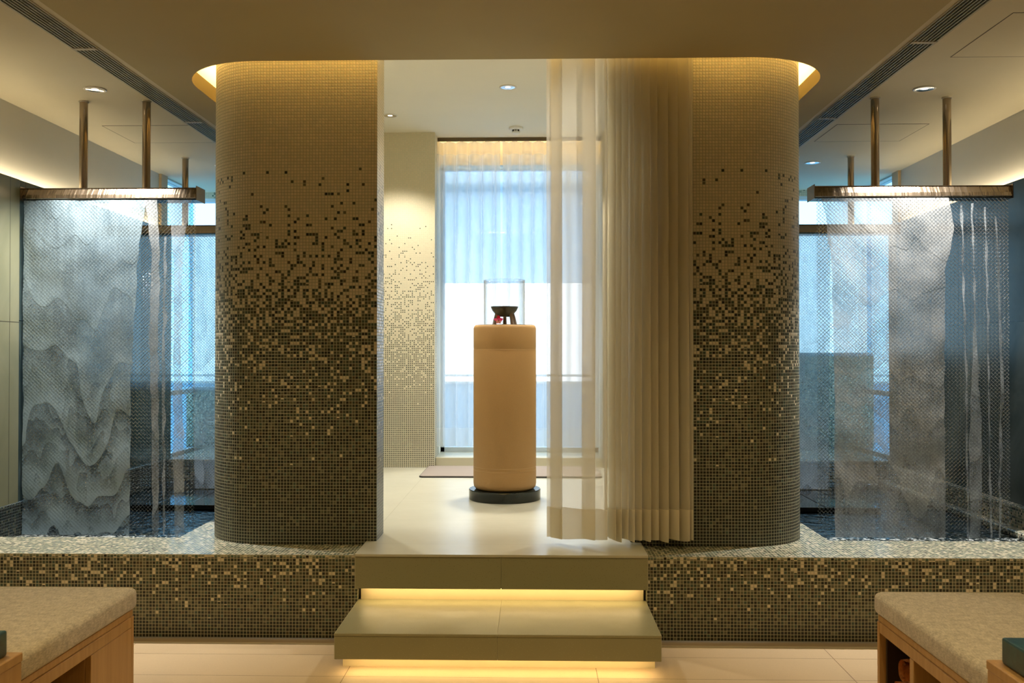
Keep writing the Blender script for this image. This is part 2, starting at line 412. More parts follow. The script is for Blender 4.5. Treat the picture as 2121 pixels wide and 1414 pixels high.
def slab_with_hole(outer, hole, z0, z1):
    bm = bmesh.new()
    for z, flip in ((z0, False), (z1, True)):
        vo = [bm.verts.new((x, y, z)) for x, y in outer]; vh = [bm.verts.new((x, y, z)) for x, y in hole]
        es = [bm.edges.new((a, b)) for a, b in zip(vo, vo[1:]+vo[:1])] + [bm.edges.new((a, b)) for a, b in zip(vh, vh[1:]+vh[:1])]
        bmesh.ops.triangle_fill(bm, use_beauty=True, edges=es)
        if flip: top = (vo, vh)
        else: bot = (vo, vh)
    for k in (0, 1):
        a, b = bot[k], top[k]
        for i in range(len(a)):
            j = (i+1) % len(a); bm.faces.new((a[i], a[j], b[j], b[i]))
    bmesh.ops.recalc_face_normals(bm, faces=bm.faces)
    return bm

LX0, LX1, LY = -1.76, 1.46, 4.315               # cove opening
SX0, SX1 = -1.945, 1.645                         # central soffit edges
hole = rounded_path(LX0, LX1, LY, YF-.02, .44)
bm = slab_with_hole([(SX0, YB), (SX1, YB), (SX1, YF), (SX0, YF)], hole, CEIL, CEIL+.08)
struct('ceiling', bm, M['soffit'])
bm = bmesh.new(); box(bm, XL, YB, CEIL+.012, SX0, YF, CEIL+.1); struct('ceiling_left', bm, M['plaster'])
bm = bmesh.new(); box(bm, SX1, YB, CEIL+.012, XR, YF, CEIL+.1); struct('ceiling_right', bm, M['plaster'])
# cove cavity above the soffit
bm = bmesh.new()
box(bm, -2.15, 4.452, 2.93, -1.54, YF, 2.98)
box(bm, 1.25, 4.452, 2.93, 1.85, YF, 2.98)
box(bm, -2.15, 4.05, 2.93, 1.85, 4.452, 2.98)
box(bm, -2.15, 4.02, 2.78, 1.85, 4.05, 2.98); box(bm, -2.17, 4.05, 2.78, -2.15, YF, 2.98); box(bm, 1.85, 4.05, 2.78, 1.87, YF, 2.98)
struct('ceiling_cove', bm, M['plaster_in'])
cv = thing('cove_light_strip', 'warm LED strip hidden in the ceiling cove around the mosaic columns', 'light strip')
bm = bmesh.new()
pth = rounded_path(LX0-.07, LX1+.07, LY-.07, YF-.2, .48)
for (xa, ya), (xb, yb) in zip(pth, pth[1:]):
    d = Vector((xb-xa, yb-ya, 0)).normalized(); n_ = Vector((-d.y, d.x, 0))*.012
    v = [bm.verts.new((xa-n_.x, ya-n_.y, 2.795)), bm.verts.new((xb-n_.x, yb-n_.y, 2.795)), bm.verts.new((xb+n_.x, yb+n_.y, 2.795)), bm.verts.new((xa+n_.x, ya+n_.y, 2.795))]
    bm.faces.new(v)
link('led_strip', bm, M['led'], cv)

# lobby walls
bm = bmesh.new(); box(bm, XL-.1, YB, -.1, XL, 7.10, 3.1); struct('wall_left', bm, M['plaster_wall'])
bm = bmesh.new(); box(bm, XR, YB, -.1, XR+.1, 7.10, 3.1); struct('wall_right', bm, M['plaster_wall'])
bm = bmesh.new(); box(bm, XL-.1, YB-.1, -.1, XR+.1, YB, 3.1); struct('wall_front', bm, plain('lobby_wall', (.5, .42, .3), .8))
# stone wainscot along the side walls (dry by the lobby, wet by the pools)
bm = bmesh.new(); box(bm, XL, 3.7, .0, XL+.115, 4.955, 2.262); struct('trim_1', bm, M['marble_dry'])
bm = bmesh.new(); box(bm, XR-.095, 3.7, .0, XR, 4.90, 2.285); struct('trim_2', bm, M['marble_right'])
bm = bmesh.new(); box(bm, XL, 4.955, -.1, XL+.10, 7.10, 2.265); struct('trim_3', bm, M['marble_dark'])
bm = bmesh.new(); box(bm, XR-.095, 4.90, -.1, XR, 7.10, 2.285); struct('trim_4', bm, M['marble_right'])
for nm, xa, xb, y0, y1, zt, lab in (('wall_light_strip', XL+.03, XL+.05, 3.75, 7.05, 2.27, 'warm LED strip on top of the left stone wainscot'),
                                    ('wall_light_strip', XR-.05, XR-.03, 3.75, 7.05, 2.29, 'warm LED strip on top of the right stone wainscot')):
    bm = bmesh.new(); box(bm, xa, y0, zt, xb, y1, zt+.006); o = link(nm, bm, M['led_wall']); tag(o, lab, 'light strip', 'LED strips on the side wainscots')

# ------------------------------------------------------------------ central room
OX0, OX1, OY = -1.65, 1.361, 4.452
IN0, IN1 = -.762, .468
def wall_piece(side):
    """one curved front wall: jamb, front face, rounded corner and the long side, clad in mosaic"""
    r, n, th, top, bot = .32, 18, .2, 3.07, LEDGE+.0005
    if side < 0:
        jamb, xo = IN0, OX0
        out = [(jamb, OY), (xo+r, OY)] + [(xo+r-r*math.sin(PI/2*k/n), OY+r-r*math.cos(PI/2*k/n)) for k in range(1, n+1)] + [(xo, YF)]
        inn = [(xo+th, YF), (xo+th, OY+r)] + [(xo+th+(r-th)*(1-math.cos(PI/2*k/6)), OY+r-(r-th)*math.sin(PI/2*k/6)) for k in range(1, 7)] + [(jamb, OY+th)]
    else:
        jamb, xo = IN1, OX1
        out = [(jamb, OY), (xo-r, OY)] + [(xo-r+r*math.sin(PI/2*k/n), OY+r-r*math.cos(PI/2*k/n)) for k in range(1, n+1)] + [(xo, YF)]
        inn = [(xo-th, YF), (xo-th, OY+r)] + [(xo-th-(r-th)*(1-math.cos(PI/2*k/6)), OY+r-(r-th)*math.sin(PI/2*k/6)) for k in range(1, 7)] + [(jamb, OY+th)]
    pts = out + inn + [out[0]]
    bm = bmesh.new(); lay = bm.loops.layers.uv.verify(); s = 0.0
    for (xa, ya), (xb, yb) in zip(pts, pts[1:]):
        L = math.hypot(xb-xa, yb-ya)
        v = [bm.verts.new((xa, ya, bot)), bm.verts.new((xb, yb, bot)), bm.verts.new((xb, yb, top)), bm.verts.new((xa, ya, top))]
        f = bm.faces.new(v)
        for l, (uu, vv) in zip(f.loops, ((s, bot), (s+L, bot), (s+L, top), (s, top))): l[lay].uv = (uu, vv)
        s += L
    bmesh.ops.remove_doubles(bm, verts=bm.verts, dist=1e-5)
    bmesh.ops.recalc_face_normals(bm, faces=bm.faces)
    o = link('mosaic_column', bm, M['mos_col'])
    for p in o.data.polygons: p.use_smooth = True
    m = o.modifiers.new('split', 'EDGE_SPLIT'); m.split_angle = math.radians(40)
    return o
o = wall_piece(-1); tag(o, 'broad round-cornered column left of the doorway, cream to dark mosaic, fully in view', 'column')
o = wall_piece(1); tag(o, 'broad round-cornered mosaic column right of the doorway, half covered by the curtain', 'column')
# header above the doorway, inner ceiling
bm = bmesh.new(); box(bm, IN0-.3, OY, 2.93, IN1+.3, OY+.2, 3.07); struct('wall_header', bm, M['plaster_in'])
bm = bmesh.new(); box(bm, OX0, OY, 3.07, OX1, 7.62, 3.15); struct('ceiling_inner', bm, M['plaster_in'])
# platform floor
SXA, SXB = -.813, .518
bm = bmesh.new(); box(bm, IN0-.05, 4.3005, 0, IN1+.05, OY+.20, PLAT); box(bm, SXA, 4.160, .3895, SXB, 4.3005, PLAT); box(bm, OX0+.201, OY+.20, 0, OX1-.201, 7.344, PLAT)
struct('floor_platform', bm, M['platform'])
# back pillar of the inner room (mosaic), right twin behind the curtain
def pillar(x0, x1, y0, y1, lab):
    bm = bmesh.new(); box(bm, x0, y0, PLAT-.01, x1, y1, 3.07); uv_planar(bm); o = link('mosaic_pillar', bm, M['mos_col2']); tag(o, lab, 'pillar'); return o
M['mos_col2'] = mosaic('mosaic_gradient_inner', [(.9, 0), (1.0, .06), (1.2, .16), (1.4, .30), (1.6, .48), (1.8, .66), (2.0, .82), (2.2, .94), (2.36, 1.0)], [(.4, .95), (.8, .8), (1.1, .55), (1.6, .35), (2.2, .3)], seed=21., grout=(.60, .57, .43), gw=.22)
pillar(OX0+.2, -.786, 7.29, 7.62, 'square mosaic pillar inside the room, at the left of the sheer window curtain')
pillar(.55, OX1-.2, 7.29, 7.62, 'square mosaic pillar inside the room, behind the gathered doorway curtain')
# window sill step
bm = rbox(-.786, 7.345, .36, .55, 7.95, .472, .004); struct('trim_5', bm, plain('sill_stone', (.52, .50, .38), .35))
# header over window and rail
bm = bmesh.new(); box(bm, -.83, 7.74, .3, -.787, 7.96, 3.15); box(bm, .551, 7.74, .3, .60, 7.96, 3.15); box(bm, -.80, 7.66, 2.88, .56, 7.74, 3.15); box(bm, OX0, 7.62, .3, -.786, 7.74, 3.15); box(bm, .55, 7.62, .3, OX1, 7.74, 3.15)
struct('wall_back', bm, M['plaster_in'])
rl = thing('curtain_rail', 'slim dark curtain track under the ceiling in front of the far window', 'curtain rail')
bm = bmesh.new(); box(bm, -.785, 7.475, 3.042, .549, 7.50, 3.0695); link('track', bm, plain('track_dark', (.10, .07, .03), .5), rl)

# ------------------------------------------------------------------ pool ledges
def ledge(side):
    """low mosaic wall: front face, coping that wraps round the column foot"""
    if side < 0:
        top = [(-.90, 4.20), (-.90, 4.60), (OX0-.14, 4.60), (OX0-.14, YF), (OX0+.05, YF), (OX0+.05, 4.62)]
        x0, x1 = XL+.10, IN0-.05
        poly = [(x0, 4.222), (x1, 4.222), (x1, 4.66), (OX0-.14, 4.66), (OX0-.14, 4.60), (x0, 4.60)]
        ret = [(OX0-.14, 4.661), (OX0+.20, 4.661), (OX0+.20, YF), (OX0-.14, YF)]
    else:
        x0, x1 = IN1+.05, XR-.095
        poly = [(x0, 4.222), (x1, 4.222), (x1, 4.60), (OX1+.105, 4.60), (OX1+.105, 4.66), (x0, 4.66)]
        ret = [(OX1-.20, 4.661), (OX1+.105, 4.661), (OX1+.105, YF), (OX1-.20, YF)]
    t = thing('pool_ledge', 'low mosaic-clad pool ledge %s' % ('left of the stone steps, running to the left wall' if side < 0 else 'right of the stone steps, behind the right bench'), 'ledge', (0, 0, 0))
    def build(z0, z1, name, mat, poly=poly, t=t):
        bm = bmesh.new(); lay = bm.loops.layers.uv.verify(); s = 0
        b = [bm.verts.new((x, y, z0)) for x, y in poly]; tp = [bm.verts.new((x, y, z1)) for x, y in poly]
        for i in range(len(poly)):
            j = (i+1) % len(poly); L = math.hypot(poly[j][0]-poly[i][0], poly[j][1]-poly[i][1])
            f = bm.faces.new((b[i], b[j], tp[j], tp[i]))
            for l, (uu, vv) in zip(f.loops, ((s, z0), (s+L, z0), (s+L, z1), (s, z1))): l[lay].uv = (uu, vv)
            s += L
        f = bm.faces.new(tp)
        for l in f.loops: l[lay].uv = (l.vert.co.x, l.vert.co.y)
        return link(name, bm, mat, t)
    build(0, LEDGE-.012, 'mosaic_face', M['mos_ledge'])
    build(LEDGE-.012, LEDGE, 'mosaic_coping', M['mos_top'])
    t2 = thing('pool_plinth', 'mosaic plinth running back under the side of the %s column' % ('left' if side < 0 else 'right'), 'plinth', (0, 0, 0))
    build(.2, LEDGE-.012, 'mosaic_face', M['mos_ledge'], ret, t2)
    build(LEDGE-.012, LEDGE, 'mosaic_coping', M['mos_top'], ret, t2)
ledge(-1); ledge(1)

# ------------------------------------------------------------------ steps
SXA, SXB = -.813, .518
def step(zt, zb, yf, yb, label, riser_back, zr):
    t = thing('stone_step', label, 'step', (0, 0, 0))
    for xa, xb in ((SXA, -.1472), (-.1468, SXB)):
        bm = rbox(xa, yf, zb, xb, yb, zt, .0025, 2); link('tread_slab', bm, M['stone'], t)
    if zr == 0:
        for xa, xb in ((SXA, -.1472), (-.1468, SXB)):
            bm = rbox(xa, yf-.002, zt+.0002, xb, yb, .172, .0015, 1); link('tread_tile', bm, M['stone'], t)
    bm = bmesh.new(); box(bm, SXA+.012, riser_back, zr, SXB-.012, riser_back+.06, zb+.001); link('recessed_riser', bm, M['plinth'], t)
    bm = bmesh.new(); box(bm, SXA+.03, yf+.035, zb-.007, SXB-.03, yf+.047, zb-.001); link('light_strip', bm, M['led_step'], t)
    return t
step(.389, .243, 4.165, 4.30, 'upper grey-green stone step at the platform edge, lit from below', 4.2545, .1605)
step(.1605, .066, 3.735, 4.2540, 'lower grey-green stone step on the lobby floor, lit from below', 3.85, 0)

bm = bmesh.new(); box(bm, XL, 4.661, .1, OX0+.20, YF, .2); box(bm, OX1-.20, 4.661, .1, XR, YF, .2); struct('floor_pool', bm, M['mos_dark'])
# ------------------------------------------------------------------ pools
for s, x0, x1, lab in ((-1, XL+.10, OX0-.14, 'dark rippled pool water behind the left ledge'), (1, OX1+.105, XR-.095, 'dark rippled pool water behind the right ledge, foaming under the falls')):
    bm = bmesh.new(); box(bm, x0, 4.662, .20, x1, 7.0, .315); o = link('pool_water', bm, M['pool']); tag(o, lab, 'water')
for x0, x1, lab in ((-2.62, OX0-.16, 'black stone platform in the left pool'), (OX1+.125, 2.17, 'black stone platform in the right pool')):
    t = thing('stone_platform', lab + ', between the two waterfalls', 'platform', (0, 0, 0))
    n = 4; w = (x1-x0)/n
    for k in range(n):
        bm = rbox(x0+k*w+.003, 5.79, .3155, x0+(k+1)*w-.003, 6.93, .345, .003, 1); link('stone_slab', bm, M['black_stone'], t)
for x0, x1, y0, y1, z, mk, lab, nm in (
        (XL+.10, OX0-.141, 7.03, YF, .49, 'mos_curb', 'pale mosaic shelf at the far end of the left pool', 'mosaic_shelf'),
        (OX1+.106, XR-.095, 7.03, YF, .49, 'mos_curb', 'pale mosaic shelf at the far end of the right pool', 'mosaic_shelf'),
        (XL+.10, XL+.122, 4.67, 7.02, .50, 'mos_dark', 'dark mosaic kerb along the left wall of the pool', 'pool_kerb'),
        (2.665, XR-.095, 4.67, 7.02, .467, 'mos_curb', 'pale mosaic kerb along the right wall of the pool', 'pool_kerb')):
    bm = bmesh.new(); box(bm, x0, y0, .3155, x1, y1, z); bevel_all(bm, .01, 2); uv_planar(bm); o = link(nm, bm, M[mk]); tag(o, lab, 'shelf' if nm == 'mosaic_shelf' else 'kerb')
bm = bmesh.new(); box(bm, 2.60, 4.67, .3155, 2.664, 7.02, .352); bevel_all(bm, .008, 2); uv_planar(bm); o = link('pool_step', bm, M['mos_curb']); tag(o, 'narrow mosaic step below the right kerb, at the waterline', 'step')

# far walls of the pools: mosaic end wall, posts and full-height side windows
for nm, x0, x1, zt, wn in (('wall_back_left', XL-.1, OX0+.02, .98, 'window_4'), ('wall_back_right', OX1-.02, XR+.1, 1.28, 'window_5')):
    bm = bmesh.new(); box(bm, x0, YF, .3, x1, YF+.1, zt); box(bm, x0, YF, 2.66, x1, YF+.1, 3.1); uv_planar(bm); struct(nm, bm, M['mos_far'])
    w = bpy.data.objects.new(wn, None); C.objects.link(w); tag(w, kind='structure')
    bm = bmesh.new(); box(bm, x0, YF+.04, zt, x1, YF+.048, 2.66); link('pane', bm, M['pane_pale'], w)
    bm = bmesh.new(); box(bm, x0, YF+.01, zt, x1, YF+.08, zt+.03); box(bm, x0, YF+.01, 2.63, x1, YF+.08, 2.66); link('window_frame', bm, M['alu'], w)
for k, (x, lab) in enumerate(((XL, 'left'), (XR, 'right'))):
    xa, xb = (x-.10, x+.02) if x < 0 else (x-.02, x+.10)
    bm = bmesh.new(); box(bm, xa, 7.10, -.1, xb, 7.22, 3.1); struct('trim_%d' % (6+k), bm, plain('post_beige', (.55, .42, .26), .6))
    w = bpy.data.objects.new('window_%d' % (1+k), None); C.objects.link(w); tag(w, kind='structure')
    xm = x-.05 if x < 0 else x+.05
    bm = bmesh.new(); box(bm, xm-.004, 7.22, .2, xm+.004, YF, 2.70); link('pane', bm, M['pane_blue'], w)
    bm = bmesh.new()
    box(bm, xm-.03, 7.22, .2, xm+.03, YF, .49); box(bm, xm-.02, 7.22, .96, xm+.02, YF, 1.0)
    link('window_frame', bm, M['alu'], w)
bm = bmesh.new(); box(bm, XL-.1, 7.22, 2.70, XL, YF, 3.1); struct('trim_8', bm, M['plaster_wall'])
bm = bmesh.new(); box(bm, XR, 7.22, 2.70, XR+.1, YF, 3.1); struct('trim_9', bm, M['plaster_wall'])

# far central window
w3 = bpy.data.objects.new('window_3', None); C.objects.link(w3); tag(w3, kind='structure')
bm = bmesh.new(); box(bm, -.80, 7.80, .47, .56, 7.808, 2.90); link('pane', bm, M['pane'], w3)
bm = bmesh.new()
for x in (-.80, .50): box(bm, x, 7.77, .47, x+.045, 7.83, 2.90)
for z in (.47, 2.86): box(bm, -.8, 7.77, z, .56, 7.83, z+.04)
link('window_frame', bm, M['alu'], w3)
bm = bmesh.new(); box(bm, -.79, 7.845, 1.905, .55, 7.850, 2.90)
o = link('roller_blind', bm, sheer('blind_fabric', (.80, .92, 1.0), .82, .85, edge=0)); tag(o, 'pale blue roller blind drawn over the upper part of the far window', 'blind')
bm = bmesh.new(); box(bm, -.78, 7.56, 3.060, .54, 7.58, 3.066); o = link('pelmet_light_strip', bm, emit('led_pelmet', (1, .62, .2), 14)); tag(o, 'warm LED strip behind the top of the far sheer curtains', 'light strip')
# outside: balcony parapet, rails and sea
bl = thing('balcony_parapet', 'pale blue balcony parapet with two white rails beyond the far window', 'parapet', (0, 0, 0))
bm = bmesh.new(); box(bm, -6, 9.2, -.3, 6, 9.3, 1.0); link('parapet_wall', bm, plain('parapet', (.45, .62, .78), .6), bl)
for z in (1.0, 1.07): bm = bmesh.new(); box(bm, -6, 9.18, z, 6, 9.22, z+.022); link('rail', bm, M['white_plastic'], bl)
for x in (-3, -2, -1, 0, 1, 2, 3): bm = bmesh.new(); box(bm, x, 9.18, 1.0, x+.03, 9.22, 1.09); link('rail_post', bm, M['white_plastic'], bl)
bm = bmesh.new(); box(bm, -6, 7.96, -.5, 6, 9.2, -.3); o = link('balcony_floor', bm, plain('balcony_deck', (.5, .55, .58), .7)); tag(o, kind='structure')
bm = bmesh.new(); box(bm, -200, 9.6, -12.2, 200, 400, -12); o = link('sea', bm, plain('sea_water', (.10, .28, .42), .3)); tag(o, 'blue sea far beyond the balcony parapet', 'sea', kind='stuff')

# ------------------------------------------------------------------ waterfall fixtures
def wire_mesh(x0, x1, z0, z1, y):
    """chain of interlinked zigzag wires"""
    bm = bmesh.new(); px = .0106; pz = .0104; n = int(round((x1-x0)/px)); r = .0015; a = px*.53
    nz = int((z1-z0)/pz)
    for i in range(n+1):
        cx = x0 + i*(x1-x0)/n; prev = None; sg = 1 if i % 2 else -1
        for k in range(nz+1):
            z = z1 - k*pz; s = sg*(1 if k % 2 else -1)
            sway = .002*math.sin(z*9+i*.3)
            p = (cx + s*a*.98, y + sway + (.0016 if k % 2 else -.0016), z)
            ring = [bm.verts.new((p[0]+dx*r, p[1]+dy*r, p[2]+dz*r*.7)) for dx, dy, dz in ((1, 0, 0), (0, -1, .5), (-1, 0, 0), (0, 1, -.5))]
            if prev:
                for q in range(4): bm.faces.new((prev[q], prev[(q+1) % 4], ring[(q+1) % 4], ring[q]))
            prev = ring
    return bm

def fixture(x0, x1, poles, yc, lab):
    t = thing('waterfall_fixture', lab, 'waterfall fixture', ((x0+x1)/2, yc, 2.21))
    ox, oy, oz = t.location
    yf, yb = yc-.062, yc+.062; zt, zb = 2.222, 2.152
    # trough: folded steel channel with a sloping front sheet
    bm = bmesh.new()
    prof = [(yf, zb+.010), (yf+.006, zb+.030), (yf+.030, zt-.005), (yf+.026, zt), (yb, zt), (yb, zb), (yf+.02, zb), (yf+.004, zb+.006)]
    for (xa, xb) in ((x0+.004, x1-.004),):
        ra = [bm.verts.new((xa-ox, y-oy, z-oz)) for y, z in prof]; rb = [bm.verts.new((xb-ox, y-oy, z-oz)) for y, z in prof]
        for i in range(len(prof)):
            j = (i+1) % len(prof); bm.faces.new((ra[i], rb[i], rb[j], ra[j]))
        bm.faces.new(ra); bm.faces.new(list(reversed(rb)))
    bmesh.ops.recalc_face_normals(bm, faces=bm.faces)
    link('trough', bm, M['steel_b'], t)
    for xa in (x0-.001, x1-.003):
        bm = bmesh.new(); box(bm, xa-ox, yf-.004-oy, zb-.004-oz, xa+.004-ox, yb+.002-oy, zt+.004-oz); link('end_plate', bm, M['steel'], t)
    for px in poles:
        bm = bmesh.new(); lathe(bm, [(.022, zt-oz), (.022, CEIL+.012-oz)], px-ox, yc-oy, 24); link('pole', bm, M['steel'], t, True)
        bm = bmesh.new(); lathe(bm, [(.0, CEIL+.003-oz), (.026, CEIL+.003-oz), (.026, CEIL+.012-oz)], px-ox, yc-oy, 24); link('ceiling_collar', bm, M['trim_white'], t, True)
    bm = wire_mesh(x0+.025, x1-.02, .348, zb, yc-.040)
    bmesh.ops.translate(bm, verts=bm.verts, vec=(-ox, -oy, -oz))
    link('wire_curtain', bm, M['wire'], t)
    return t

# rippled steel for the lit trough face
t_ = NT('rippled_steel'); tc = t_.n('TexCoord'); mp = t_.n('Mapping'); t_.t.links.new(tc.outputs['Object'], mp.inputs[0]); mp.inputs['Scale'].default_value = (38, 1, 5)
nz = t_.n('TexNoise'); t_.t.links.new(mp.outputs[0], nz.inputs['Vector']); nz.inputs['Scale'].default_value = 1; nz.inputs['Detail'].default_value = 3
t_.bsdf(Base_Color=c4(.30, .245, .185), Metallic=1., Roughness=.27, Normal=t_.bump(nz.outputs['Fac'], .45, .012)); M['steel_b'] = t_.m

FIX = []
FIX.append(fixture(-2.82, -1.842, (-2.50, -2.147), 5.03, 'near left steel trough on two ceiling poles with a hanging wire water curtain'))
FIX.append(fixture(1.521, 2.585, (1.872, 2.262), 5.06, 'near right steel trough on two ceiling poles with a hanging wire water curtain'))
f = copy_tree(FIX[0], dy=1.49); f['label'] = 'far left steel trough with wire water curtain, partly behind the left column'; FIX.append(f)
f = copy_tree(FIX[1], dy=1.52); f['label'] = 'far right steel trough with wire water curtain, partly behind the right column'; FIX.append(f)
for f in FIX: f['group'] = 'waterfall fixtures over the side pools'

def sheet(pieces, y, mat, name, lab, cat='water'):
    """falling water built from ribbons: each piece is a list of (z, x_left, x_right)"""
    bm = bmesh.new()
    for rows, off in pieces:
        n = 60; zs = [r[0] for r in rows]
        ztop, zbot = zs[0], zs[-1]; prev = None
        nx = max(2, int((rows[0][2]-rows[0][1])/.03))
        for k in range(n+1):
            z = ztop + (zbot-ztop)*k/n
            for a, b in zip(rows, rows[1:]):
                if b[0] <= z <= a[0]+1e-9: 
                    t = (a[0]-z)/(a[0]-b[0]); xl = a[1]+(b[1]-a[1])*t; xr = a[2]+(b[2]-a[2])*t; break
            xl += .006*noise.noise((z*9, y, off)); xr += .010*noise.noise((z*11, y+5, off))
            row = []
            for i in range(nx+1):
                x = xl+(xr-xl)*i/nx
                yy = y + off*.001 + .010*noise.noise((x*7, z*5, off)) + .004*noise.noise((x*40, z*14, off))
                row.append(bm.verts.new((x, yy, z)))
            if prev:
                for i in range(nx): bm.faces.new((prev[i], prev[i+1], row[i+1], row[i]))
            prev = row
    o = link(name, bm, mat, None, True); tag(o, lab, cat); return o
WA = water_film('falling_water_left', .67, 1.3, 1.0, (.58, .80, .94))  # blue window light on the left fall put into its tint
WB = water_film('falling_water_right', .64, 6.1, .35, (.80, .84, .86))
WC = water_film('falling_water_stream', .55, 3.3, .35)
B = .319
sheet([([(2.15, -2.80, -2.12), (1.9, -2.80, -2.16), (1.2, -2.80, -2.20), (B, -2.80, -2.205)], 0)], 4.968, WA, 'water_sheet', 'wide scalloped sheet of water falling over the near left wire curtain')
sheet([([(2.15, -2.13, -2.06), (1.9, -2.09, -2.045), (1.4, -2.10, -2.05), (.9, -2.085, -2.045), (B, -2.08, -2.045)], 0),
       ([(1.95, -2.02, -2.008), (1.2, -2.03, -2.012), (B, -2.02, -2.008)], 1),
       ([(2.15, -2.00, -1.87), (2.02, -1.985, -1.90), (1.8, -1.965, -1.92), (1.2, -1.965, -1.925), (.8, -1.965, -1.905), (B, -1.955, -1.905)], 2)], 4.966, WC, 'water_stream', 'narrow streams of water beside the wide sheet on the left wire curtain')
sheet([([(2.15, 1.56, 2.24), (2.0, 1.59, 2.27), (1.75, 1.615, 2.22), (1.2, 1.625, 2.215), (B, 1.625, 2.215)], 0)], 4.998, WB, 'water_sheet', 'wide grey sheet of water falling over the near right wire curtain')
sheet([([(2.12, 2.305, 2.316), (1.2, 2.325, 2.334), (B, 2.33, 2.341)], 3),
       ([(2.12, 2.362, 2.371), (1.5, 2.375, 2.384), (.95, 2.35, 2.41), (.7, 2.345, 2.415), (B, 2.345, 2.40)], 4),
       ([(2.10, 2.433, 2.442), (1.3, 2.445, 2.454), (B, 2.455, 2.465)], 5),
       ([(2.05, 2.49, 2.50), (1.2, 2.515, 2.53), (B, 2.50, 2.512)], 6)], 4.996, WC, 'water_stream', 'thin streams of water at the right end of the right wire curtain')
for x0, x1, y, lab in ((-2.45, -1.86, 6.456, 'sheet of water over the far left wire curtain'), (1.57, 2.1, 6.514, 'sheet of water over the far right wire curtain')):
    sheet([([(2.15, x0, x1), (.35, x0+.05, x1-.02)], 7)], y, WC, 'water_sheet', lab)

# ------------------------------------------------------------------ doorway curtain
def drape(pts, z0, z1, nz=24, hem=None, flare=1.0, seed=0., wav=.005):
    bm = bmesh.new(); lay = bm.loops.layers.uv.verify(); prev = None
    for k in range(nz+1):
        f = k/nz; z = z1+(z0-z1)*f; row = []
        for i, (x, y) in enumerate(pts):
            s = 1 + (flare-1)*f
            yy = pts_c + (y-pts_c)*s
            row.append(bm.verts.new((x + wav*noise.noise((i*.012+seed, z*.7, 1.)), yy + wav*noise.noise((i*.012+seed, z*.8, 5.)), z + (.006*math.sin(i*.35+seed)*f if hem else 0))))
        if prev:
            for i in range(len(row)-1): bm.faces.new((prev[i], prev[i+1], row[i+1], row[i]))
        prev = row
    return bm
def fold_path(segs, y0, per=14):
    """segs: (x_start, x_end, folds, overlap, depth)"""
    p = []
    for xs, xe, nf, ov, dp in segs:
        n = int(nf*per)
        for k in range(n+1):
            f = k/n; a = 2*PI*nf*f
            p.append((xs+(xe-xs)*f + ov*math.sin(a), y0 - dp*math.cos(a)))
    return p
pts_c = 4.385
def pleats(turns, y0, dp, step=.0035, soft=3):
    """cloth laid back and forth between the turning points, each lap passing from back to front"""
    p = []
    for k, (a, b) in enumerate(zip(turns, turns[1:])):
        n = max(6, int(abs(b-a)/step)); s0 = 1 if k % 2 == 0 else -1
        for q in range(n): f = q/n; p.append((a+(b-a)*f, y0 + s0*dp*math.cos(PI*f)))
    p.append((turns[-1], y0))
    for _ in range(soft): p = [p[0]] + [((p[i-1][0]+2*p[i][0]+p[i+1][0])/4, (p[i-1][1]+2*p[i][1]+p[i+1][1])/4) for i in range(1, len(p)-1)] + [p[-1]]
    return p
cp = pleats([.064, .140, .080, .296, .230, .352, .338, .392, .358, .420, .384, .452, .412, .480, .446, .512, .470, .556, .504, .592, .540, .640, .580, .688, .636, .738, .700, .756, .738], pts_c, .034)
ct = thing('doorway_curtain', 'cream sheer curtain gathered at the right side of the doorway', 'curtain', (0, 0, 0))
SH = sheer('voile_cream', (.88, .85, .75), .58, .48)
SH2 = sheer('voile_hem', (.86, .82, .70), .92, .35, edge=.1)
bm = drape(cp, .575, 2.80, 24, flare=1.35); link('drape', bm, SH, ct, True)
# the doubled hem carries on where the drape ends
def hem_mesh():
    bm = bmesh.new(); prev = None
    for k in range(5):
        f0 = 1.0 + 0.0*k; z = .575 - (.575-.428)*k/4; row = []
        for i, (x, y) in enumerate(cp):
            yy = pts_c+(y-pts_c)*1.35
            row.append(bm.verts.new((x + .005*noise.noise((i*.012, .575*.7, 1.)), yy + .005*noise.noise((i*.012, .575*.8, 5.)), z + (.007*math.sin(i*.09)*k/4))))
        if prev:
            for i in range(len(row)-1): bm.faces.new((prev[i], prev[i+1], row[i+1], row[i]))
        prev = row
    return bm
o = link('hem', hem_mesh(), SH2, ct, True); o['label'] = 'opaque doubled hem band'

# window sheers
SW = sheer('voile_window', (.80, .86, .92), .40, .5, edge=.75)
SW3 = sheer('voile_window_hem', (.84, .87, .88), .55, .6, edge=.4)
SW2 = sheer('voile_window_heading', (.86, .82, .72), .62, .5, edge=.3)
for xs, xe, nf, lab, sd in ((-.795, -.27, 5, 'sheer white window curtain panel beside the left mosaic pillar', 0.), (-.25, .53, 8, 'sheer white window curtain panel behind the tan podium', 9.)):
    pts_c = 7.475
    wp = fold_path([(xs, xe, nf, .012, .035)], 7.475, 18)
    t = thing('window_curtain', lab, 'curtain', (0, 0, 0), 'sheer curtains at the far window')
    bm = drape(wp, .70, 2.93, 10, flare=.8, seed=sd); link('drape', bm, SW, t, True)
    wq = [(x, 7.475+(y-7.475)*.8) for x, y in wp]
    bm = drape(wq, .548, .70, 2, flare=1., seed=sd, wav=.0); link('hem', bm, SW3, t, True)
    bm = drape(wp, 2.93, 3.03, 2, flare=1.0, seed=sd); link('heading', bm, SW2, t, True)

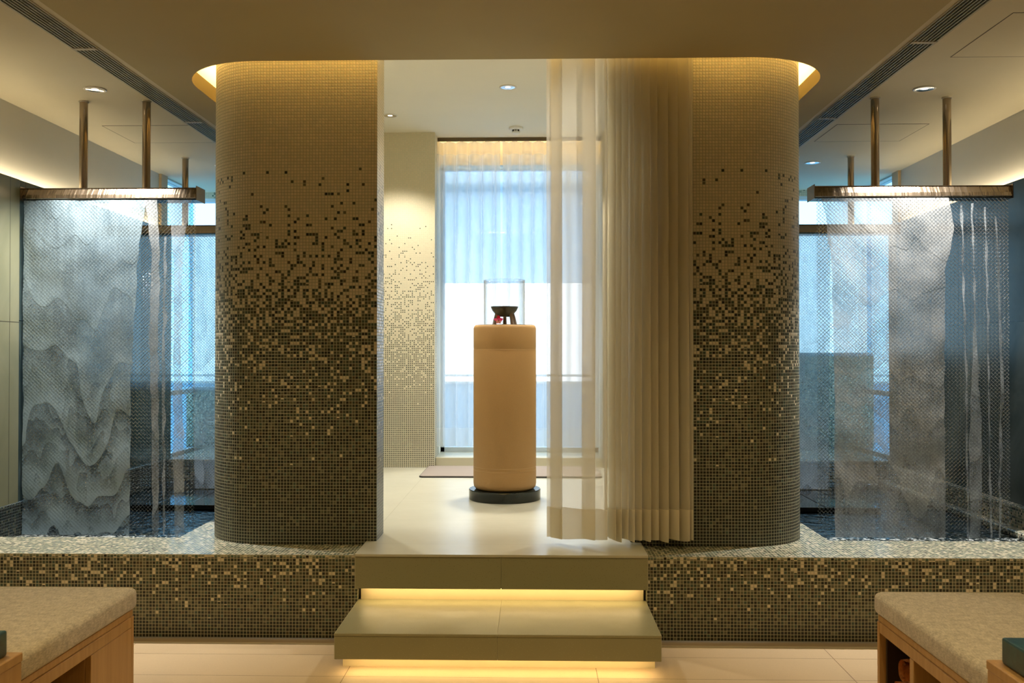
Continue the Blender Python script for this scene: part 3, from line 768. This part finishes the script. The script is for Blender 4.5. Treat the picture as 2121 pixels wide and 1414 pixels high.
# ------------------------------------------------------------------ podium and its things
PX, PY = -.18, 5.76
pd = thing('podium', 'tall round tan leather podium on a black marble plinth in the doorway', 'podium', (PX, PY, PLAT))
bm = bmesh.new(); lathe(bm, [(0, 0), (.222, 0), (.224, .004), (.224, .060), (.221, .064), (0, .064)], 0, 0, 96); o = link('plinth', bm, M['marble_black'], pd, True); o['label'] = 'black marble plinth disc'
o.modifiers.new('s', 'EDGE_SPLIT').split_angle = .6
R = .1965; TZ = 1.085
prof = [(0, .064), (R-.03, .064), (R-.012, .070), (R-.003, .082), (R, .10)]
for z in (.19, .196, .202): prof.append((R-(.0015 if z == .196 else 0), z))
for z in (.93, .936, .942): prof.append((R-(.0015 if z == .936 else 0), z))
prof += [(R, TZ-.022), (R-.003, TZ-.008), (R-.010, TZ-.001), (R-.018, TZ), (0, TZ)]
bm = bmesh.new(); lathe(bm, prof, 0, 0, 128); link('leather_body', bm, M['leather'], pd, True)
for z in (.186, .206, .932):
    bm = bmesh.new(); n = 170
    for k in range(n):
        a0, a1 = 2*PI*k/n, 2*PI*(k+.68)/n
        tube(bm, [((R+.0006)*math.cos(a0), (R+.0006)*math.sin(a0), z), ((R+.0006)*math.cos(a1), (R+.0006)*math.sin(a1), z)], .0008, 4, False)
    link('stitch_line', bm, M['stitch'], pd)
bm = bmesh.new(); lathe(bm, [(R-.017, TZ+.0005), (R-.013, TZ+.0015), (R-.009, TZ-.0012)], 0, 0, 96); link('top_piping', bm, plain('piping', (.10, .06, .03), .5), pd, True)
Z0 = PLAT+TZ
bm = bmesh.new(); lathe(bm, [(.131, Z0+.001), (.131, Z0+.283), (.129, Z0+.285), (.127, Z0+.283), (.127, Z0+.002)], PX-.003, PY+.01, 72)
o = link('glass_cylinder', bm, M['glass'], None, True); tag(o, 'tall clear open glass cylinder standing on the podium', 'glass vase')
ob = thing('oil_burner', 'dark ceramic bowl on brown clay legs inside the glass cylinder', 'oil burner', (PX-.002, PY+.01, Z0))
bm = bmesh.new(); lathe(bm, [(0, .052), (.030, .054), (.055, .068), (.075, .090), (.085, .110), (.087, .118), (.083, .118), (.078, .100), (.05, .076), (0, .07)], 0, 0, 56); link('bowl', bm, M['bowl'], ob, True)
for a in (200, 320, 355, 90):
    ca, sa = math.cos(math.radians(a)), math.sin(math.radians(a))
    bm = bmesh.new(); tube(bm, [(.068*ca, .068*sa, .001), (.060*ca, .060*sa, .04), (.052*ca, .052*sa, .072)], [.013, .011, .010], 12); link('leg', bm, M['clay'], ob, True)
fl = thing('flower', 'pink and red orchid bloom with dark stems on the front of the podium', 'flower', (PX-.033, PY-.165, Z0+.003))
pk = plain('petal_pink', (.95, .16, .36), .5, nscale=60, namt=.3); rd = plain('petal_red', (.65, .02, .08), .5); lt = plain('petal_pale', (.98, .55, .52), .5); gn = plain('stem_dark', (.03, .035, .02), .5)
def petal(L, W, az, el, m, z=.022, y=0):
    L *= 1.25; W *= 1.25
    bm = bmesh.new(); rows = []
    for k in range(7):
        f = k/6; w = W*math.sin(PI*min(.98, .12+.86*f))**.8
        rows.append([bm.verts.new((w*s*.5, .25*w*(1-abs(s))*.5, L*f)) for s in (-1, -.5, 0, .5, 1)])
    for a, b in zip(rows, rows[1:]):
        for i in range(4): bm.faces.new((a[i], a[i+1], b[i+1], b[i]))
    bmesh.ops.solidify(bm, geom=list(bm.faces), thickness=.0008)
    o = link('petal', bm, m, fl, True); o.rotation_euler = (math.radians(el), math.radians(az), 0); o.location = (0, y, z); return o
petal(.026, .020, 0, 12, rd); petal(.026, .018, 72, 25, pk); petal(.028, .014, -75, 25, pk); petal(.022, .02, 150, 35, lt, y=-.004); petal(.022, .018, -150, 35, lt, y=-.004); petal(.018, .016, 30, 50, pk, y=-.006)
bm = bmesh.new(); bmesh.ops.create_icosphere(bm, subdivisions=2, radius=.004); o = link('flower_centre', bm, plain('pollen', (.35, .18, .03), .6), fl, True); o.location = (0, -.010, .020)
for p in ([(0, 0, .018), (.014, -.01, .006), (.032, -.014, .012)], [(0, 0, .016), (.012, -.02, .002), (.026, -.03, -.001)], [(0, 0, .014), (-.014, -.012, .003), (-.026, -.014, .001)], [(0, 0, .018), (.02, -.006, .014), (.034, -.008, .024)]):
    bm = bmesh.new(); tube(bm, p, [.0018, .0015, .001], 6); link('stem', bm, gn, fl, True)

# door mat
mt = thing('floor_mat', 'flat taupe mat with dark edging on the floor before the far window', 'mat', (0, 0, PLAT))
def rr(x0, y0, x1, y1, r, z0, z1, n=6):
    bm = bmesh.new(); p = []
    for cx, cy, a0 in ((x1-r, y1-r, 0), (x0+r, y1-r, 90), (x0+r, y0+r, 180), (x1-r, y0+r, 270)):
        for k in range(n+1): a = math.radians(a0+90*k/n); p.append((cx+r*math.cos(a), cy+r*math.sin(a)))
    b = [bm.verts.new((x, y, z0)) for x, y in p]; t = [bm.verts.new((x, y, z1)) for x, y in p]
    for i in range(len(p)): j = (i+1) % len(p); bm.faces.new((b[i], b[j], t[j], t[i]))
    bm.faces.new(t); bm.faces.new(list(reversed(b))); return bm
link('rubber_edge', rr(-.838, 6.685, .50, 7.30, .035, .0003, .009), M['mat_edge'], mt)
link('pile', rr(-.832, 6.692, .494, 7.295, .032, .009, .013), M['mat'], mt)

# ------------------------------------------------------------------ benches
def bench(side):
    """open-fronted oak bench; aisle face at x = fx, body runs outwards"""
    fx = -1.44 if side < 0 else 1.215
    s = -1 if side < 0 else 1
    yb, yn = 3.285, 2.432
    lab = 'oak bench with dark cubby openings under %s' % ('the left cushion, next to a closed panel' if side < 0 else 'the right cushion, with orange towels inside')
    t = thing('oak_bench', lab, 'bench', (fx, (yb+yn)/2, 0))
    ox, oy = fx, (yb+yn)/2
    def part(name, x0, x1, y0, y1, z0, z1, m='wood', w=.0015):
        a, b = sorted((fx+s*x0, fx+s*x1))
        bm = rbox(a-ox, y0-oy, z0, b-ox, y1-oy, z1, w, 1); return link(name, bm, M[m], t)
    top = .392
    part('top_board', .004, .50, yn, yb, top-.022, top)
    part('back_panel', .482, .50, yn, yb-.002, .001, top-.023)
    part('base_board', .02, .48, yn, yb-.02, .04, .06)
    part('inner_back', .30, .312, yn+.01, yb-.03, .061, top-.03, 'wood_shade')  # cubby shade painted into this back
    part('end_panel', .0, .482, yb-.020, yb, .0, top-.023)
    part('end_panel', .0, .482, yn, yn+.020, .0, top-.023)
    part('shade_lining', .022, .30, yb-.0305, yb-.0205, .061, top-.03, 'wood_shade')  # dark sheets added over the oak inner faces to shade the cubby
    part('shade_lining', .022, .30, yn+.031, yb-.032, top-.0295, top-.0235, 'wood_shade')
    if side < 0:
        part('top_rail', .0, .02, yn+.021, yb-.021, top-.060, top-.023)
        part('front_panel', .0, .02, 2.965, yb-.0205, .0, top-.061)
        part('divider', .021, .30, 2.965, 2.985, .061, top-.061, 'wood')
    else:
        part('top_rail', .0, .02, yn+.021, yb-.021, top-.060, top-.023)
        part('divider', .0, .30, 2.975, 3.005, .0, top-.061)
    # cushion
    c0, c1 = (fx+s*(-.012), fx+s*.515); a, b = sorted((c0, c1))
    bm = rbox(a, yn, top+.001, b, yb+.012, .472, .024, 6)
    o = link('bench_cushion', bm, M['cushion'], None, True)
    tag(o, 'oatmeal grey fabric cushion lying on the %s oak bench' % ('left' if side < 0 else 'right'), 'cushion')
    # nearer cabinet and its stone tray
    fx2 = -1.362 if side < 0 else 1.178
    a, b = sorted((fx2, fx2+s*.62))
    ct = thing('oak_cabinet', 'plain oak cabinet in front of the %s bench, cut by the picture edge' % ('left' if side < 0 else 'right'), 'cabinet', ((a+b)/2, 2.0, 0))
    bm = rbox(a-(a+b)/2, 1.5-2, 0, b-(a+b)/2, 2.195-2+.225, .496, .002, 1); link('carcass', bm, M['wood'], ct)
    bm = rbox(a-(a+b)/2-.002, 1.5-2, .496, b-(a+b)/2+.002, 2.422-2, .52, .002, 1); link('cabinet_top', bm, M['wood'], ct)
    a2, b2 = sorted((fx2+s*.022, fx2+s*.60))
    bm = rbox(a2, 1.55, .521, b2, 2.392, .588, .006, 2); o = link('stone_block', bm, M['teal'])
    tag(o, 'teal marbled stone block on the %s oak cabinet' % ('left' if side < 0 else 'right'), 'stone block')
bench(-1); bench(1)

def towel(x, y, z, L, label, rot=0):
    """rolled towel: spiral cross-section pushed along its length"""
    t = bpy.data.objects.new('rolled_towel', None)
    bm = bmesh.new(); prof = []; n = 64
    for k in range(n+1):
        a = 2*PI*2.3*k/n; r = .008+.028*k/n
        prof.append((r*math.cos(a), r*math.sin(a)*1.15))
    th = .0075; rows = []
    m = 12
    for j in range(m+1):
        f = j/m; row = []
        for (px, pz) in prof:
            L2 = math.hypot(px, pz) or 1; wob = 1+.10*noise.noise((px*60, f*6, pz*60))
            row.append(bm.verts.new((f*L, px*wob, pz*wob)))
        rows.append(row)
    for a, b in zip(rows, rows[1:]):
        for i in range(n): bm.faces.new((a[i], a[i+1], b[i+1], b[i]))
    bmesh.ops.solidify(bm, geom=list(bm.faces), thickness=th)
    o = link('rolled_towel', bm, M['towel'], None, True); o.location = (x, y, z); o.rotation_euler = (rot, 0, 0)
    bpy.data.objects.remove(t)
    tag(o, label, 'towel', 'orange towels in the right bench'); return o
for (y, z, lab, r) in ((3.078, .262, 'rolled orange towel on top of the pile in the right bench', .4),
                       (3.118, .180, 'rolled orange towel below and left of the top one in the right bench', 2.),
                       (3.10, .096, 'rolled orange towel at the bottom of the pile in the right bench', 1.)):
    towel(1.220, y, z, .24, lab, r)

# ------------------------------------------------------------------ ceiling fittings
def downlight(x, y, z, lab, lum, grp):
    t = thing('downlight', lab, 'downlight', (x, y, z), grp)
    bm = bmesh.new(); lathe(bm, [(.056, 0), (.058, -.003), (.050, -.005), (.046, -.002), (.044, 0)], 0, 0, 40); link('trim_ring', bm, M['trim_white'], t, True)
    bm = bmesh.new(); lathe(bm, [(.046, -.003), (.036, -.0015), (.018, -.001)], 0, 0, 40); link('reflector', bm, M['chrome'], t, True)
    bm = bmesh.new(); lathe(bm, [(0, -.0022), (.018, -.0018)], 0, 0, 24); link('lamp_glass', bm, emit('lamp_glass_%s' % grp[:4], (1, .86, .7), lum), t, True)
    return t
DL = 'downlights in the pool ceiling'
downlight(-2.326, 4.80, CEIL+.0115, 'round downlight in the ceiling before the near left poles', 2.5, DL)
downlight(2.07, 4.89, CEIL+.0115, 'round downlight in the ceiling between the near right poles', 2.5, DL)
downlight(-2.326, 6.80, CEIL+.0115, 'round downlight in the ceiling by the far left trough', 2.5, DL)
downlight(2.056, 6.795, CEIL+.0115, 'small round downlight in the ceiling above the far right trough', 2.5, DL)
DI = 'downlights inside the room'
downlight(-.169, 6.05, 3.0695, 'round downlight in the inner ceiling above the podium', 2.5, DI)
downlight(-1.062, 6.76, 3.0695, 'round downlight in the inner ceiling before the left mosaic pillar', 2.5, DI)
downlight(.77, 6.76, 3.0695, 'round downlight in the inner ceiling behind the gathered curtain', 2.5, DI)

sd = thing('smoke_detector', 'white smoke detector on the inner ceiling near the far window', 'smoke detector', (-.136, 7.15, 3.07))
bm = bmesh.new(); lathe(bm, [(.055, 0), (.056, -.012), (.050, -.018), (.034, -.020)], 0, 0, 40); link('base', bm, M['white_plastic'], sd, True)
bm = bmesh.new(); lathe(bm, [(.030, -.018), (.030, -.034)], 0, 0, 40); link('sensor_slots', bm, M['slot'], sd, True)
bm = bmesh.new(); lathe(bm, [(.030, -.034), (.031, -.042), (.022, -.050), (0, -.052)], 0, 0, 40)
for a in (20, 65, 110, 155, 200, 245, 270, 290, 335): tube(bm, [(.030*math.cos(math.radians(a)), .030*math.sin(math.radians(a)), -.017), (.030*math.cos(math.radians(a)), .030*math.sin(math.radians(a)), -.036)], .0035, 6)
link('cap', bm, M['white_plastic'], sd, True)

def vent(xa, xb, lab):
    t = thing('linear_vent', lab, 'air vent', (0, 0, 0))
    z = CEIL+.0115; y0, y1 = 1.4, 6.9
    bm = bmesh.new(); box(bm, xa, y0, z-.001, xb, y1, z); link('backing', bm, M['slot'], t)
    n = 6; w = (xb-xa)
    for k in range(n+1):
        x = xa + w*k/n
        bm = bmesh.new(); box(bm, x-.0022, y0, z-.007, x+.0022, y1, z-.001); link('louvre', bm, M['louvre'], t)
    yy = 4.128-1.345*2
    while yy < y1:
        bm = bmesh.new(); box(bm, xa-.006, yy, z-.008, xb+.006, yy+.028, z-.0005); link('divider', bm, M['vent_frame'], t); yy += 1.345
    bm = bmesh.new(); box(bm, xa-.014, y0, z-.003, xa-.006, y1, z); box(bm, xb+.006, y0, z-.003, xb+.014, y1, z); link('frame', bm, M['vent_frame'], t)
vent(-2.105, -2.005, 'long slotted air vent in the ceiling at the upper left')
vent(1.70, 1.80, 'long slotted air vent in the ceiling at the upper right')
def hatch(x0, y0, x1, y1, lab):
    z = CEIL+.0118
    bm = bmesh.new(); w = .0035
    box(bm, x0, y0, z-.0012, x1, y0+w, z); box(bm, x0, y1-w, z-.0012, x1, y1, z); box(bm, x0, y0, z-.0012, x0+w, y1, z); box(bm, x1-w, y0, z-.0012, x1, y1, z)
    t = thing('access_hatch', lab, 'access hatch', (0, 0, 0))
    link('shadow_gap', bm, plain('hatch_gap', (.10, .09, .07), .8), t)
    bm = bmesh.new(); box(bm, x0+w, y0+w, z-.0009, x1-w, y1-w, z); link('hatch_panel', bm, M['plaster'], t)
hatch(-2.66, 5.58, -2.115, 6.045, 'square plastered access hatch in the ceiling behind the left poles')
hatch(1.86, 5.65, 2.42, 6.11, 'square plastered access hatch in the ceiling behind the right poles')
hatch(1.97, 3.80, 2.50, 4.37, 'square plastered access hatch in the ceiling nearest at the right')

# ------------------------------------------------------------------ floor drains
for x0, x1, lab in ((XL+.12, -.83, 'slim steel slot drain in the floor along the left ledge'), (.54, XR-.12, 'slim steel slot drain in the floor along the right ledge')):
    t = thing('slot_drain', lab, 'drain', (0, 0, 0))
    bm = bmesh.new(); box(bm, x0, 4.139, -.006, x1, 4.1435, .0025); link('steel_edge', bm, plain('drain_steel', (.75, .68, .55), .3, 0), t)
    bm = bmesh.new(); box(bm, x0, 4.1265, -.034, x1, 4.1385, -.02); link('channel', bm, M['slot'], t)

# ------------------------------------------------------------------ light
def spot(x, y, z, tx, ty, tz, W, col, ang=70, blend=.6, r=.03):
    l = bpy.data.lights.new('spot_lamp', 'SPOT'); l.energy = W; l.color = col; l.spot_size = math.radians(ang); l.spot_blend = blend; l.shadow_soft_size = r
    o = bpy.data.objects.new('spot_lamp', l); C.objects.link(o); o.location = (x, y, z)
    d = Vector((tx-x, ty-y, tz-z)); o.rotation_euler = d.to_track_quat('-Z', 'Y').to_euler(); return o
WARM = (1, .73, .33); NEUT = (1, .92, .77); COOL = (1, .93, .84)
# over the waterfalls
spot(-2.326, 4.80, 2.69, -2.33, 5.02, .3, 300, COOL, 84, .8)
spot(2.07, 4.86, 2.69, 2.07, 5.06, .3, 300, COOL, 84, .8)
spot(-2.326, 6.78, 2.69, -2.33, 6.8, .3, 50, COOL, 80, .8)
spot(2.056, 6.795, 2.69, 2.06, 6.8, .3, 50, COOL, 80, .8)
# inside the room
spot(-.169, 6.05, 3.05, -.169, 6.05, .4, 170, NEUT, 62, .4, .05)
spot(-1.062, 6.76, 3.05, -1.062, 6.76, .4, 105, NEUT, 104, .5, .05)
spot(.77, 6.76, 3.05, .77, 6.76, .4, 105, NEUT, 104, .5, .05)
spot(-1.12, 5.32, 3.05, -.9, 5.2, .4, 75, NEUT, 140, .3, .035)
spot(.86, 5.32, 3.05, .66, 5.2, .4, 75, NEUT, 140, .3, .035)
# lobby ceiling lamps behind and above the camera
for x, y, W in ((-1.9, 2.6, 62), (1.6, 2.6, 62), (-1.2, .9, 66), (.9, .9, 66), (-.15, 2.9, 24)):
    spot(x, y, 2.68, x, y+.35, 0, W, WARM, 120, .9, .05)

wd = bpy.data.worlds.new('sky'); bpy.context.scene.world = wd; wd.use_nodes = True
nt = wd.node_tree; nt.nodes.clear()
tcw = nt.nodes.new('ShaderNodeTexCoord'); spw = nt.nodes.new('ShaderNodeSeparateXYZ'); nt.links.new(tcw.outputs['Generated'], spw.inputs[0])
rmp = nt.nodes.new('ShaderNodeValToRGB'); nt.links.new(spw.outputs[2], rmp.inputs[0])
rmp.color_ramp.elements[0].position = 0; rmp.color_ramp.elements[0].color = (.86, .94, 1, 1)
rmp.color_ramp.elements[1].position = .6; rmp.color_ramp.elements[1].color = (.62, .82, 1, 1)
bg = nt.nodes.new('ShaderNodeBackground'); bg.inputs[1].default_value = 3.2; nt.links.new(rmp.outputs[0], bg.inputs[0])
ow = nt.nodes.new('ShaderNodeOutputWorld'); nt.links.new(bg.outputs[0], ow.inputs[0])

sc = bpy.context.scene
sc.view_settings.view_transform = 'Standard'; sc.view_settings.look = 'None'; sc.view_settings.gamma = 1
sc.view_settings.use_curve_mapping = False; sc.view_settings.exposure = 0.08
sc.cycles.use_denoising = True
sc.cycles.max_bounces = 12; sc.cycles.transparent_max_bounces = 24; sc.cycles.diffuse_bounces = 5
sc.cycles.sample_clamp_indirect = 6
sc.cycles.caustics_refractive = False; sc.cycles.caustics_reflective = False
